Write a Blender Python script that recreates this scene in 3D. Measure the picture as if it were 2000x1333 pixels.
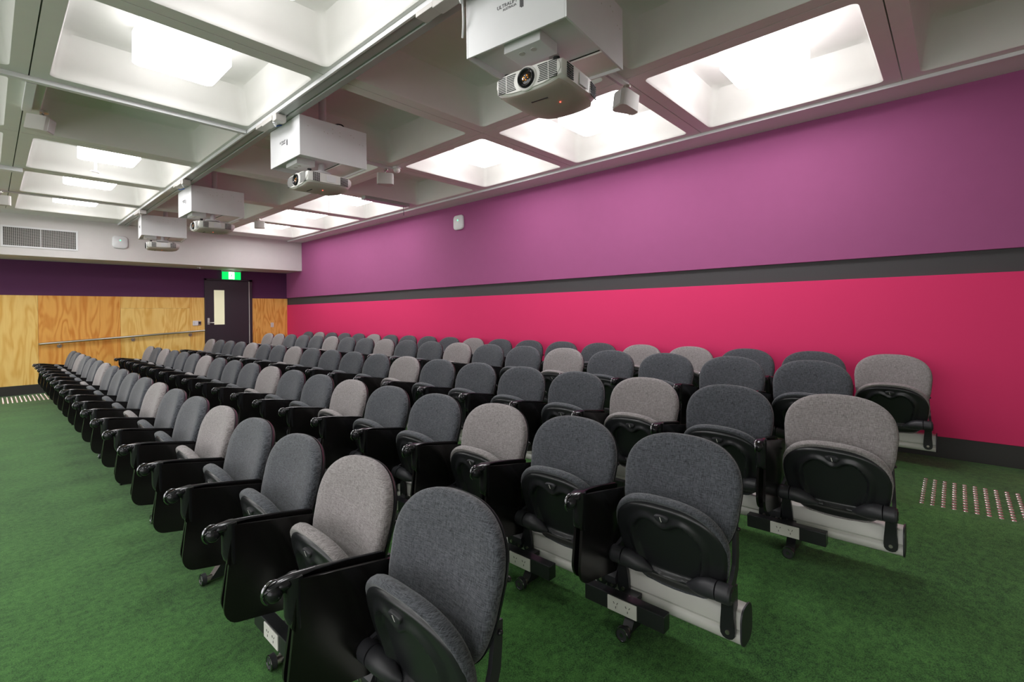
import bpy, bmesh, math, random
from mathutils import Vector, Matrix
random.seed(7)
for o in list(bpy.data.objects): bpy.data.objects.remove(o, do_unlink=True)
SC = bpy.context.scene
COL = SC.collection
R = math.radians

# ------------------------------------------------------------------ camera
cam_d = bpy.data.cameras.new('camera'); cam = bpy.data.objects.new('camera', cam_d); COL.objects.link(cam)
F_PX, YAW, HY, ROLL, EYE = 945.0, R(47.37), 611.7, R(.65), 1.409
fwd = Vector((math.sin(YAW), math.cos(YAW), 0)); rgt = Vector((math.cos(YAW), -math.sin(YAW), 0)); up = Vector((0, 0, 1))
M = Matrix((rgt, up, -fwd)).transposed().to_4x4()
cam.matrix_world = Matrix.Translation((0, 0, EYE)) @ M @ Matrix.Rotation(-ROLL, 4, 'Z')
cam_d.sensor_width = 36; cam_d.lens = F_PX/2000*36
cam_d.shift_y = -(666.5-HY)/2000*math.cos(ROLL); cam_d.shift_x = (666.5-HY)/2000*math.sin(ROLL)
cam_d.clip_start = .02; cam_d.clip_end = 100
SC.camera = cam
# ------------------------------------------------------------------ world, exposure
w = bpy.data.worlds.new('world'); SC.world = w; w.use_nodes = True
w.node_tree.nodes['Background'].inputs[0].default_value = (.51, .5, .5, 1)
w.node_tree.nodes['Background'].inputs[1].default_value = 3.1
SC.view_settings.view_transform = 'Standard'; SC.view_settings.look = 'None'
SC.view_settings.gamma = 1; SC.view_settings.use_curve_mapping = False
SC.view_settings.exposure = 0.42
SC.cycles.use_denoising = True
SC.cycles.max_bounces = 12; SC.cycles.diffuse_bounces = 8
LAMP = 15.0; LAMP_SIDE = 3.0

# ------------------------------------------------------------------ materials
def srgb(h):
    r, g, b = [((c/255)/12.92 if c/255 <= .04045 else ((c/255+.055)/1.055)**2.4) for c in h]
    return (r, g, b, 1)
def mat(name, col, rough=.5, metal=0, spec=.5, bump=None, coat=0, sheen=0):
    m = bpy.data.materials.new(name); m.use_nodes = True
    n = m.node_tree.nodes; L = m.node_tree.links; p = n['Principled BSDF']
    c = col if len(col) == 4 else srgb(col)
    p.inputs['Base Color'].default_value = c
    p.inputs['Roughness'].default_value = rough; p.inputs['Metallic'].default_value = metal
    p.inputs['Specular IOR Level'].default_value = spec
    p.inputs['Coat Weight'].default_value = coat; p.inputs['Sheen Weight'].default_value = sheen
    # faint procedural variation on everything
    tc = n.new('ShaderNodeTexCoord'); nz = n.new('ShaderNodeTexNoise'); nz.inputs['Scale'].default_value = bump[0] if bump else 9
    nz.inputs['Detail'].default_value = 4
    L.new(tc.outputs['Object'], nz.inputs['Vector'])
    mx = n.new('ShaderNodeMix'); mx.data_type = 'RGBA'; mx.blend_type = 'MULTIPLY'
    rp = n.new('ShaderNodeMapRange'); rp.inputs[3].default_value = .94 if not bump else 1-bump[2]; rp.inputs[4].default_value = 1.0
    L.new(nz.outputs[0], rp.inputs[0]); mx.inputs[0].default_value = 1
    mx.inputs[6].default_value = c; L.new(rp.outputs[0], mx.inputs[7]); L.new(mx.outputs[2], p.inputs['Base Color'])
    if bump:
        b = n.new('ShaderNodeBump'); b.inputs['Strength'].default_value = bump[1]; b.inputs['Distance'].default_value = .002
        L.new(nz.outputs[0], b.inputs['Height']); L.new(b.outputs[0], p.inputs['Normal'])
    return m
def emit(name, col, s):
    m = bpy.data.materials.new(name); m.use_nodes = True; n = m.node_tree.nodes; L = m.node_tree.links
    p = n['Principled BSDF']; p.inputs['Base Color'].default_value = col
    p.inputs['Emission Color'].default_value = col; p.inputs['Emission Strength'].default_value = s
    return m
def fabric(name, c1, c2):
    m = bpy.data.materials.new(name); m.use_nodes = True; n = m.node_tree.nodes; L = m.node_tree.links; p = n['Principled BSDF']
    tc = n.new('ShaderNodeTexCoord'); hs = []
    for sc in ((60, 900, 60), (60, 45, 900)):
        mp = n.new('ShaderNodeMapping'); mp.inputs['Scale'].default_value = sc; L.new(tc.outputs['Object'], mp.inputs[0])
        nz = n.new('ShaderNodeTexNoise'); nz.inputs['Scale'].default_value = 1; nz.inputs['Detail'].default_value = 2
        L.new(mp.outputs[0], nz.inputs['Vector']); hs.append(nz)
    ad = n.new('ShaderNodeMath'); ad.operation = 'ADD'; L.new(hs[0].outputs[0], ad.inputs[0]); L.new(hs[1].outputs[0], ad.inputs[1])
    mr = n.new('ShaderNodeMapRange'); mr.inputs[1].default_value = .78; mr.inputs[2].default_value = 1.22; L.new(ad.outputs[0], mr.inputs[0])
    mx = n.new('ShaderNodeMix'); mx.data_type = 'RGBA'; mx.inputs[6].default_value = srgb(c1); mx.inputs[7].default_value = srgb(c2)
    L.new(mr.outputs[0], mx.inputs[0]); L.new(mx.outputs[2], p.inputs['Base Color'])
    p.inputs['Roughness'].default_value = .9; p.inputs['Specular IOR Level'].default_value = .2; p.inputs['Sheen Weight'].default_value = .25
    p.inputs['Sheen Roughness'].default_value = .5
    b = n.new('ShaderNodeBump'); b.inputs['Strength'].default_value = .25; b.inputs['Distance'].default_value = .001
    L.new(ad.outputs[0], b.inputs['Height']); L.new(b.outputs[0], p.inputs['Normal'])
    return m
def carpet():
    m = bpy.data.materials.new('green_carpet'); m.use_nodes = True; n = m.node_tree.nodes; L = m.node_tree.links; p = n['Principled BSDF']
    tc = n.new('ShaderNodeTexCoord')
    def noise(scale, det, vec=None):
        z = n.new('ShaderNodeTexNoise'); z.inputs['Scale'].default_value = scale; z.inputs['Detail'].default_value = det
        L.new(vec or tc.outputs['Object'], z.inputs['Vector']); return z
    fine = noise(190, 2); mid = noise(34, 5); big = noise(2.2, 4)
    cr = n.new('ShaderNodeValToRGB'); cr.color_ramp.elements[0].position = .36; cr.color_ramp.elements[1].position = .64
    cr.color_ramp.elements[0].color = srgb((22, 58, 22)); cr.color_ramp.elements[1].color = srgb((80, 132, 62))
    a = n.new('ShaderNodeMath'); a.operation = 'MULTIPLY_ADD'; a.inputs[1].default_value = .50; L.new(fine.outputs[0], a.inputs[0])
    b = n.new('ShaderNodeMath'); b.operation = 'MULTIPLY_ADD'; b.inputs[1].default_value = .30; L.new(mid.outputs[0], b.inputs[0])
    c = n.new('ShaderNodeMath'); c.operation = 'MULTIPLY'; c.inputs[1].default_value = .2; L.new(big.outputs[0], c.inputs[0])
    L.new(c.outputs[0], b.inputs[2]); L.new(b.outputs[0], a.inputs[2]); L.new(a.outputs[0], cr.inputs[0])
    L.new(cr.outputs[0], p.inputs['Base Color']); p.inputs['Roughness'].default_value = 1; p.inputs['Specular IOR Level'].default_value = .1
    p.inputs['Sheen Weight'].default_value = .15
    bp = n.new('ShaderNodeBump'); bp.inputs['Strength'].default_value = .6; bp.inputs['Distance'].default_value = .004
    L.new(a.outputs[0], bp.inputs['Height']); L.new(bp.outputs[0], p.inputs['Normal'])
    return m
def ply(name, base, dark, seed, k=1.0):
    m = bpy.data.materials.new(name); m.use_nodes = True; n = m.node_tree.nodes; L = m.node_tree.links; p = n['Principled BSDF']
    tc = n.new('ShaderNodeTexCoord'); mp = n.new('ShaderNodeMapping'); mp.inputs['Scale'].default_value = (4.2*k, 1, .75*k); mp.inputs['Location'].default_value = (seed*3.1, seed, seed*1.7)
    L.new(tc.outputs['Object'], mp.inputs[0])
    nz = n.new('ShaderNodeTexNoise'); nz.inputs['Scale'].default_value = .9; nz.inputs['Detail'].default_value = 2.5; nz.inputs['Distortion'].default_value = .6
    L.new(mp.outputs[0], nz.inputs['Vector'])
    ml = n.new('ShaderNodeMath'); ml.operation = 'MULTIPLY'; ml.inputs[1].default_value = 46; L.new(nz.outputs[0], ml.inputs[0])
    sn = n.new('ShaderNodeMath'); sn.operation = 'SINE'; L.new(ml.outputs[0], sn.inputs[0])
    mr = n.new('ShaderNodeMapRange'); mr.inputs[1].default_value = -1; mr.inputs[2].default_value = 1; L.new(sn.outputs[0], mr.inputs[0])
    mp2 = n.new('ShaderNodeMapping'); mp2.inputs['Scale'].default_value = (90, 1, 4); L.new(tc.outputs['Object'], mp2.inputs[0])
    fz = n.new('ShaderNodeTexNoise'); fz.inputs['Scale'].default_value = 1; L.new(mp2.outputs[0], fz.inputs['Vector'])
    big = n.new('ShaderNodeTexNoise'); big.inputs['Scale'].default_value = 1.6; L.new(mp.outputs[0], big.inputs['Vector'])
    pw = n.new('ShaderNodeMath'); pw.operation = 'POWER'; pw.inputs[1].default_value = 1.6; L.new(mr.outputs[0], pw.inputs[0])
    m1 = n.new('ShaderNodeMath'); m1.operation = 'MULTIPLY_ADD'; m1.inputs[1].default_value = .45; L.new(fz.outputs[0], m1.inputs[0])
    m2 = n.new('ShaderNodeMath'); m2.operation = 'MULTIPLY'; L.new(pw.outputs[0], m2.inputs[0]); L.new(big.outputs[0], m2.inputs[1])
    L.new(m2.outputs[0], m1.inputs[2])
    cr = n.new('ShaderNodeValToRGB'); e = cr.color_ramp.elements; e[0].position = .1; e[1].position = .85
    e[0].color = srgb(base); e[1].color = srgb(dark); L.new(m1.outputs[0], cr.inputs[0]); L.new(cr.outputs[0], p.inputs['Base Color'])
    p.inputs['Roughness'].default_value = .45; p.inputs['Specular IOR Level'].default_value = .3
    return m
FAB_D = fabric('charcoal_fabric', (38, 40, 45), (96, 99, 105))
FAB_L = fabric('light_grey_fabric', (106, 101, 101), (162, 156, 156))
BLK = mat('black_plastic', (36, 37, 39), .3, bump=(300, .05, .1))
BLK2 = mat('dark_grey_plastic', (50, 50, 54), .45, bump=(300, .08, .1))
LAM = mat('black_laminate', (24, 22, 22), .22, spec=.5)
CHR = mat('polished_metal', (150, 150, 155), .18, metal=1)
STL = mat('brushed_steel', (190, 184, 176), .32, metal=1)
GUN = mat('glossy_black_casting', (40, 40, 43), .16, metal=.3)
ALU = mat('cream_painted_aluminium', (205, 205, 198), .35)
CARP = carpet()
CEIL = mat('white_plaster', (228, 226, 222), .6)
WHT = mat('white_paint', (214, 210, 208), .6)
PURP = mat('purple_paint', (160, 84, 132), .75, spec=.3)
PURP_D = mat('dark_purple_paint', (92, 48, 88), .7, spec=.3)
PINK = mat('magenta_pink_fabric_panel', (228, 62, 114), .85, spec=.15, bump=(400, .1, .06))
BAND = mat('charcoal_paint', (66, 64, 66), .7)
SKIRT = mat('black_skirting', (46, 44, 42), .5)
WMET = mat('white_powder_coat', (226, 226, 228), .45)
PROJ = mat('white_moulded_plastic', (228, 226, 222), .4)
PROJB = mat('grey_moulded_plastic', (236, 230, 224), .5)
DARK = mat('vent_black', (18, 18, 18), .6)
GREY = mat('light_grey_plastic', (196, 192, 188), .5)
TRAYM = mat('zinc_grey_channel', (168, 172, 168), .4, metal=.2)
DOORM = mat('black_door_laminate', (50, 42, 52), .45)
GLOW = emit('opal_diffuser', (1, .985, 1, 1), LAMP)
GLOWR = emit('opal_diffuser_side_bright', (1, .985, 1, 1), 5.0)
GLOWS = emit('opal_diffuser_side', (1, .985, 1, 1), LAMP_SIDE)
PANE = emit('lit_frosted_pane', srgb((205, 203, 172)), .5)
EXG = emit('exit_green', srgb((0, 200, 90)), 1.1)
EXW = emit('exit_white', (1, 1, 1, 1), 2.2)
LEDG = emit('green_indicator', (.05, 1, .3, 1), 3)
LEDR = emit('red_indicator', (1, .08, .05, 1), 3)
AMB = mat('amber_lens_glint', (190, 120, 40), .12, metal=.8)
GLS = mat('dark_lens_glass', (30, 26, 22), .05, spec=1)
OUT = mat('white_socket_plate', (222, 220, 214), .35)
BLUE = mat('blue_cable', (30, 90, 200), .4)
COPP = mat('polished_stud', (240, 228, 224), .2, metal=1)
INK = mat('dark_grey_print', (70, 68, 72), .6)

# ------------------------------------------------------------------ helpers
def link(name, bm, m, parent=None, smooth=None, loc=None):
    me = bpy.data.meshes.new(name)
    bmesh.ops.recalc_face_normals(bm, faces=bm.faces[:])
    bm.to_mesh(me); bm.free()
    me.materials.append(m)
    if smooth is not None:
        me.shade_smooth(); me.set_sharp_from_angle(angle=R(smooth))
    o = bpy.data.objects.new(name, me); COL.objects.link(o)
    if parent: o.parent = parent
    if loc: o.location = loc
    return o
def tag(o, label=None, cat=None, group=None, kind=None):
    for k, v in (('label', label), ('category', cat), ('group', group), ('kind', kind)):
        if v: o[k] = v
    return o
def empty(name, loc, label, cat, group=None, rz=0):
    o = bpy.data.objects.new(name, None); COL.objects.link(o); o.location = loc; o.rotation_euler = (0, 0, rz)
    o.empty_display_size = .05
    return tag(o, label, cat, group)
def box(bm, x0, x1, y0, y1, z0, z1, bev=0, seg=2, mtx=None):
    vs = [bm.verts.new((x, y, z)) for x in (x0, x1) for y in (y0, y1) for z in (z0, z1)]
    fs = [bm.faces.new([vs[i] for i in q]) for q in ((0, 1, 3, 2), (4, 6, 7, 5), (0, 4, 5, 1), (2, 3, 7, 6), (0, 2, 6, 4), (1, 5, 7, 3))]
    if bev:
        es = {e for f in fs for e in f.edges}
        r = bmesh.ops.bevel(bm, geom=list(es), offset=bev, segments=seg, affect='EDGES', profile=.5)
        vs = [v for v in bm.verts if v.is_valid and (v in r['verts'] or v in vs)]
    if mtx is not None: bmesh.ops.transform(bm, matrix=mtx, verts=[v for v in vs if v.is_valid])
    return vs
def ring(bm, pts): return [bm.verts.new(p) for p in pts]
def skin(bm, rings, closed=True, cap=True):
    for a, b in zip(rings, rings[1:]):
        n = len(a)
        for i in range(n if closed else n-1):
            j = (i+1) % n
            try: bm.faces.new((a[i], a[j], b[j], b[i]))
            except ValueError: pass
    if cap:
        bm.faces.new(rings[0][::-1]); bm.faces.new(rings[-1])
def tube(bm, path, r, n=10, cap=True):
    path = [Vector(p) for p in path]; rs = r if isinstance(r, (list, tuple)) else [r]*len(path); out = []
    for i, p in enumerate(path):
        t = (path[min(i+1, len(path)-1)]-path[max(i-1, 0)]).normalized()
        a = t.cross(Vector((0, 0, 1)))
        if a.length < .05: a = t.cross(Vector((0, 1, 0)))
        a.normalize(); b = t.cross(a)
        out.append(ring(bm, [p+(a*math.cos(2*math.pi*k/n)+b*math.sin(2*math.pi*k/n))*rs[i] for k in range(n)]))
    skin(bm, out, True, cap)
def cyl(bm, p0, p1, r0, r1=None, n=20):
    tube(bm, [p0, p1], [r0, r0 if r1 is None else r1], n)
def extrude_poly(bm, pts, axis_vec, bev=0):
    a = ring(bm, pts); b = ring(bm, [Vector(p)+Vector(axis_vec) for p in pts]); skin(bm, [a, b])
    return a+b
def rrect(w, h, r, n=5):
    pts = []
    for cx, cy, a0 in ((w/2-r, h/2-r, 0), (-w/2+r, h/2-r, 90), (-w/2+r, -h/2+r, 180), (w/2-r, -h/2+r, 270)):
        for k in range(n+1):
            a = R(a0+90*k/n); pts.append((cx+r*math.cos(a), cy+r*math.sin(a)))
    return pts
def pillow(bm, outline, prof, place, N=None):
    """closed cushion: prof = [(radial scale, depth)], place(u,v,d) -> 3D"""
    c = (sum(p[0] for p in outline)/len(outline), sum(p[1] for p in outline)/len(outline))
    rings = []
    for s, d in prof:
        rings.append(ring(bm, [place(c[0]+(u-c[0])*s, c[1]+(v-c[1])*s, d) for u, v in outline]))
    for a, b in zip(rings, rings[1:]):
        for i in range(len(a)):
            j = (i+1) % len(a); bm.faces.new((a[i], a[j], b[j], b[i]))
    for rg, d, rev in ((rings[0], prof[0][1], True), (rings[-1], prof[-1][1], False)):
        cv = bm.verts.new(place(c[0], c[1], d))
        for i in range(len(rg)):
            j = (i+1) % len(rg); bm.faces.new((rg[j], rg[i], cv) if rev else (rg[i], rg[j], cv))
def dup(root, loc, rz=None):
    r = root.copy(); COL.objects.link(r); r.location = loc
    if rz is not None: r.rotation_euler = (0, 0, rz)
    def rec(a, b):
        for ch in a.children:
            c = ch.copy(); COL.objects.link(c); c.parent = b; rec(ch, c)
    rec(root, r)
    return r
def struct(o, label=None): return tag(o, label, None, None, 'structure')

# ------------------------------------------------------------------ room
XL, XR, YN, YF = -4.4675, 5.28, -2.86, 12.71
ZC, TOPF, RX0, RX1 = 3.203, .19, 1.38, 3.88
def zf(x): return 0 if x < RX0 else (TOPF if x > RX1 else TOPF*(x-RX0)/(RX1-RX0))
bm = bmesh.new()
prof = [(XL-.1, 0), (RX0, 0), (RX1, TOPF), (XR+.1, TOPF), (XR+.1, -.12), (XL-.1, -.12)]
extrude_poly(bm, [(x, YN-.1, z) for x, z in prof], (0, YF-YN+.2, 0))
struct(link('floor', bm, CARP), 'deep green carpet, flat at left, ramped under the seats, flat again by the pink wall')

# right wall with raised colour panels
bm = bmesh.new(); box(bm, XR, XR+.12, YN, YF, TOPF, 3.3)
wr = struct(link('wall_right', bm, BAND), 'long side wall, purple above, charcoal band, pink below')
bm = bmesh.new(); box(bm, XR-.03, XR+.002, YN, YF, 1.858, 3.19, .003); tag(link('upper_panel', bm, PURP, wr), 'purple painted upper panel')
bm = bmesh.new(); box(bm, XR-.03, XR+.002, YN, YF-.02, .362, 1.679, .003); tag(link('lower_panel', bm, PINK, wr), 'magenta pink lower panel')
bm = bmesh.new(); box(bm, XR-.02, XR+.002, YN, YF, TOPF, .362, .002); struct(link('baseboard_right', bm, SKIRT), 'black skirting under the pink panel')

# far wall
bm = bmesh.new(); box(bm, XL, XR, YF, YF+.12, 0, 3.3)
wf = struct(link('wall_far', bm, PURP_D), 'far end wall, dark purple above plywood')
def panel_mesh(x0, x1, ztop, zbot=None):
    xs = [x0]+[x for x in (RX0, RX1) if x0 < x < x1]+[x1]
    pts = [(x, YF-.018, (zf(x)+.175) if zbot is None else zbot) for x in xs]+[(x1, YF-.018, ztop), (x0, YF-.018, ztop)]
    b = bmesh.new(); extrude_poly(b, pts, (0, .02, 0)); return b
P_Y = ply('pale_plywood', (246, 210, 128), (226, 174, 86), 1); P_O = ply('orange_plywood', (238, 178, 92), (212, 136, 56), 2)
P_P = ply('honey_plywood', (244, 204, 120), (226, 170, 84), 3); P_R = ply('knotty_plywood', (242, 190, 104), (210, 142, 60), 4, 1.6)
for x0, x1, zt, zb, m, lb in ((-1.775, -.558, 1.839, None, P_P, 'honey plywood sheet'), (-.555, .659, 1.839, None, P_Y, 'pale plywood sheet'), (.662, 1.877, 1.839, None, P_O, 'deeper orange plywood sheet'),
        (1.880, 3.100, 1.598, None, P_Y, 'pale plywood sheet'), (1.880, 3.100, 1.839, 1.600, P_P, 'narrow plywood strip'), (3.102, 3.392, 1.839, None, P_P, 'plywood strip beside the door'), (4.413, 5.262, 1.839, None, P_R, 'knotty plywood sheet'), (XL, -1.778, 1.839, None, P_O, 'orange plywood')):
    tag(link('plywood_panel', panel_mesh(x0, x1, zt, zb), m, wf), lb)
for x0, x1 in ((XL, 3.392), (4.413, XR-.03)):
    xs = [x0]+[x for x in (RX0, RX1) if x0 < x < x1]+[x1]
    b = bmesh.new(); extrude_poly(b, [(x, YF-.022, zf(x)-.01) for x in xs]+[(x, YF-.022, zf(x)+.175) for x in xs[::-1]], (0, .024, 0))
    struct(link('baseboard_far', b, SKIRT), 'black skirting following the ramp under the plywood')
# unseen walls
bm = bmesh.new(); box(bm, XL, XR, YN-.1, YN, 0, 3.3); struct(link('wall_near', bm, WHT))

# bulkhead above the door
bm = bmesh.new(); box(bm, XL, XR-.03, 11.80, YF, 2.492, 3.3, .004); bk = struct(link('trim_1', bm, WHT), 'white bulkhead across the far end')
# margin along the purple wall
bm = bmesh.new(); box(bm, 4.935, XR-.0, YN, 11.80, 3.182, 3.26, .003)
mg = struct(link('trim_2', bm, CEIL), 'flat plaster margin where ceiling meets the purple wall')
bm = bmesh.new(); box(bm, 4.905, 4.925, YN, 11.80, 3.176, 3.24, .004); link('edge_strip', bm, WMET, mg)

# coffered ceiling
PX, PY, AX = 1.565, 1.58, .68
X0C, Y0C = 1.01, 1.09
bm = bmesh.new()
def rsq(h, r, n=4):
    pts = rrect(2*h, 2*h, r, n); return pts
def coffer(cx, cy):
    hx, hy = PX/2-.004, PY/2-.004
    ap = rsq(AX, .045); outer = []
    for (x, y) in ap:
        k = 1/max(abs(x)/hx, abs(y)/hy); outer.append((x*k, y*k))
    # force exact corners
    n = len(ap)
    for q, (sx, sy) in enumerate(((1, 1), (-1, 1), (-1, -1), (1, -1))): outer[q*5+2] = (sx*hx, sy*hy)
    rr = [[(x, y, ZC+.06) for x, y in outer], [(x, y, ZC) for x, y in outer], [(x, y, ZC) for x, y in ap]]
    for h, r, z in ((AX-.004, .046, ZC+.006), (AX-.009, .05, ZC+.02), (AX-.05, .065, 3.50), (AX-.065, .07, 3.535), (AX-.10, .07, 3.555)):
        rr.append([(x, y, z) for x, y in rsq(h, r)])
    rings = [ring(bm, [(cx+x, cy+y, z) for x, y, z in q]) for q in rr]
    skin(bm, rings, True, False); bm.faces.new(rings[-1])
cells = [(i, j) for i in range(-3, 3) for j in range(-2, 7)]
for i, j in cells: coffer(X0C+PX*i, Y0C+PY*j)
box(bm, XL, XR, Y0C+PY*6.5+.004, 11.81, ZC, ZC+.06)
struct(link('ceiling', bm, CEIL, smooth=35), 'white ceiling of square moulded coffers')
bm = bmesh.new(); box(bm, XL-.1, XR+.1, YN-.1, YF+.1, 3.60, 3.66); struct(link('trim_3', bm, WHT), 'slab above the coffers')

# luminaires in the lit coffers
ROWN = {-1: 'first', 0: 'nearest', 1: 'second', 2: 'third', 4: 'fourth', 5: 'fifth', 6: 'farthest'}
def lum_mesh(side=False):
    b = bmesh.new(); o = rrect(.53, .53, .05, 4)
    rg = [ring(b, [(x*s, y*s, z) for x, y in o]) for s, z in (((1, .010), (1, .22)) if side else ((.98, 0), (1, .004), (1, .010)))]
    skin(b, rg); return b
lum0 = None
LIT = [(i, j) for i in (-2, 0, 2) for j in (0, 1, 2, 4, 5, 6) if not (i == 0 and j == 0)]
for i, j in LIT:
    loc = (X0C+PX*i, Y0C+PY*j, 3.30)
    side = {0: 'left-hand line of coffers', 2: 'line of coffers beside the purple wall', -2: 'line of coffers beyond the left edge'}[i]
    lab = f'square glowing opal ceiling light, {ROWN[j]} one in the {side}'
    if lum0 is None:
        lum0 = empty('ceiling_light', loc, lab, 'ceiling light', 'opal ceiling lights in coffers')
        link('bottom_diffuser', lum_mesh(), GLOW, lum0, 40); link('side_diffuser', lum_mesh(True), GLOWS, lum0, 40); lum_r = bpy.data.meshes.new_from_object(lum0.children[1]); lum_r.materials.clear(); lum_r.materials.append(GLOWR)
        b = bmesh.new(); box(b, -.25, .25, -.25, .25, .22, .256); link('mounting_plate', b, WMET, lum0)
    else:
        o = dup(lum0, loc); o['label'] = lab
        if i == 2: [c for c in o.children if c.name.startswith('side')][0].data = lum_r

# ------------------------------------------------------------------ door, exit sign and wall fittings
dr = bpy.data.objects.new('door_1', None); COL.objects.link(dr); dr.location = (3.86, YF, TOPF-.0); struct(dr, 'black door in the far wall with a narrow lit window')
def dbox(name, m, x0, x1, y0, y1, z0, z1, bev=.002, par=None, lab=None):
    b = bmesh.new(); L0 = Vector((3.86, YF, TOPF)); box(b, x0-L0.x, x1-L0.x, y0-L0.y, y1-L0.y, z0-L0.z, z1-L0.z, bev); o = link(name, b, m, par or dr)
    if lab: o['label'] = lab
    return o
b = bmesh.new()
for a in ((3.395, 3.43, .17, 2.285), (4.345, 4.41, .17, 2.285), (3.395, 4.41, 2.24, 2.285)): box(b, a[0]-3.86, a[1]-3.86, -.04, 0, a[2]-TOPF, a[3]-TOPF, .002)
link('frame', b, DOORM, dr)
leaf = dbox('leaf', DOORM, 3.43, 4.335, YF-.03, YF, .20, 2.235)
dbox('edge_strip', GREY, 4.333, 4.347, YF-.046, YF, .20, 2.24, .001, lab='pale edge of the door jamb')
dbox('window_pane', PANE, 3.584, 3.80, YF-.034, YF-.028, 1.216, 2.019, .001, lab='tall narrow pane, lit from the corridor')
dbox('handle_plate', GREY, 3.448, 3.49, YF-.038, YF-.028, 1.22, 1.37, .003)
b = bmesh.new(); tube(b, [(3.47-3.86, -.03, 1.262-TOPF), (3.47-3.86, -.075, 1.262-TOPF), (3.49-3.86, -.08, 1.262-TOPF), (3.575-3.86, -.08, 1.262-TOPF)], .009, 8)
link('lever_handle', b, STL, dr, 40)

ex = empty('exit_sign', (3.95, 12.66, 2.492), 'green illuminated exit sign hanging under the bulkhead above the black door', 'exit sign')
b = bmesh.new(); box(b, -.205, .205, -.03, .03, -.035, 0, .003); link('housing', b, GREY, ex)
b = bmesh.new(); box(b, -.20, .20, -.012, .012, -.215, -.035, .002); link('sign_face', b, EXG, ex)
b = bmesh.new(); box(b, -.06, .06, -.016, -.011, -.205, -.04); link('doorway_symbol', b, EXW, ex)
b = bmesh.new()   # running figure
def limb(p, r=.006): tube(b, [(x, -.018, z) for x, z in p], r, 6)
limb([(.004, -.095), (-.008, -.135)], .009); limb([(-.008, -.135), (.016, -.155), (.010, -.185)]); limb([(-.008, -.135), (-.022, -.160), (-.042, -.165)])
limb([(.004, -.098), (.024, -.112), (.036, -.102)], .005); limb([(.002, -.098), (-.022, -.102), (-.030, -.122)], .005)
bmesh.ops.create_icosphere(b, subdivisions=2, radius=.010, matrix=Matrix.Translation((.010, -.018, -.075))); link('running_figure', b, EXG, ex, 40)

hr = empty('handrail', (.68, YF-.018, .93), 'stainless steel handrail sloping up the plywood wall to the door', 'handrail')
b = bmesh.new(); Y = -.075; tube(b, [(0, -.005, -.004), (0, Y+.02, -.004), (.02, Y, 0), (2.69, Y, .157)], .021, 14); link('rail', b, STL, hr, 50)
for bx in (.27, 1.40, 2.425):
    z = bx/2.69*.157
    b = bmesh.new(); tube(b, [(bx, 0, z-.07), (bx, -.045, z-.07), (bx, Y, z-.045), (bx, Y, z-.012)], .008, 8); cyl(b, (bx, .0, z-.07), (bx, -.012, z-.07), .036); link('bracket', b, STL, hr, 40)

ct = empty('room_control_panel', (3.238, YF-.018, 1.26), 'small white control panel with dark screen on plywood beside the door', 'control panel')
b = bmesh.new(); box(b, -.082, .02, -.02, 0, -.055, .055, .004); link('white_plate', b, WMET, ct)
b = bmesh.new(); box(b, .022, .080, -.018, 0, -.045, .05, .003); link('screen_plate', b, STL, ct)
b = bmesh.new(); box(b, .030, .072, -.021, -.016, -.02, .032, .001); link('screen', b, DARK, ct)
b = bmesh.new()
for k in range(3): box(b, -.065, -.045+.0, -.023, -.018, -.03+.022*k, -.018+.022*k, .001)
link('button', b, GREY, ct)
sw = empty('light_switch', (4.877, YF-.018, 1.176), 'white light switch plate on the knotty plywood right of the door', 'light switch')
b = bmesh.new(); box(b, -.037, .037, -.010, 0, -.058, .058, .004); link('plate', b, OUT, sw)
for k in (-1, 1):
    b = bmesh.new(); box(b, -.010, .010, -.014, -.008, k*.024-.012, k*.024+.012, .002); link('rocker', b, GREY, sw)

# grille on bulkhead
vg = empty('air_grille', (.66, 11.80, 2.81), 'white framed air grille with dark square mesh on the far bulkhead', 'air grille')
W2, H2 = .458, .152
b = bmesh.new()
for a in ((-W2-.03, W2+.03, H2, H2+.03), (-W2-.03, W2+.03, -H2-.03, -H2), (-W2-.03, -W2, -H2, H2), (W2, W2+.03, -H2, H2), (-.006, .006, -H2, H2)): box(b, a[0], a[1], -.012, 0, a[2], a[3], .002)
link('frame', b, WMET, vg)
b = bmesh.new(); box(b, -W2, W2, -.003, 0, -H2, H2); link('backing', b, DARK, vg)
b = bmesh.new()
for k in range(1, 40):
    x = -W2+2*W2*k/40; box(b, x-.0022, x+.0022, -.009, -.002, -H2, H2)
for k in range(1, 14):
    z = -H2+2*H2*k/14; box(b, -W2, W2, -.0095, -.002, z-.0022, z+.0022)
link('mesh_bars', b, GREY, vg)

def access_point(loc, rot, label):
    a = empty('wireless_access_point', loc, label, 'wireless access point', 'white wireless access points'); a.rotation_euler = rot
    b = bmesh.new(); o = rrect(.24, .24, .06, 6)
    rg = [ring(b, [(x*s, y, z*s) for x, z in o]) for s, y in ((.93, 0), (.99, -.006), (1, -.018), (.97, -.03), (.86, -.038))]
    skin(b, rg); link('body', b, WMET, a, 50)
    b = bmesh.new(); cyl(b, (0, -.036, .035), (0, -.041, .035), .009); link('indicator', b, LEDG, a)
    return a
access_point((1.75, 11.80, 2.85), (0, 0, 0), 'white rounded access point with green light on the far bulkhead')
access_point((XR-.03, 5.97, 2.895), (0, 0, R(-90)), 'white rounded access point with green light high on the purple wall')
rp = empty('ceiling_rose', (3.20, 12.25, 2.492), 'tiny white detector disc under the far bulkhead left of exit sign', 'detector')
b = bmesh.new(); cyl(b, (0, 0, 0), (0, 0, -.012), .06); cyl(b, (0, 0, -.012), (0, 0, -.03), .02); link('base', b, WMET, rp, 40)

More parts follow.
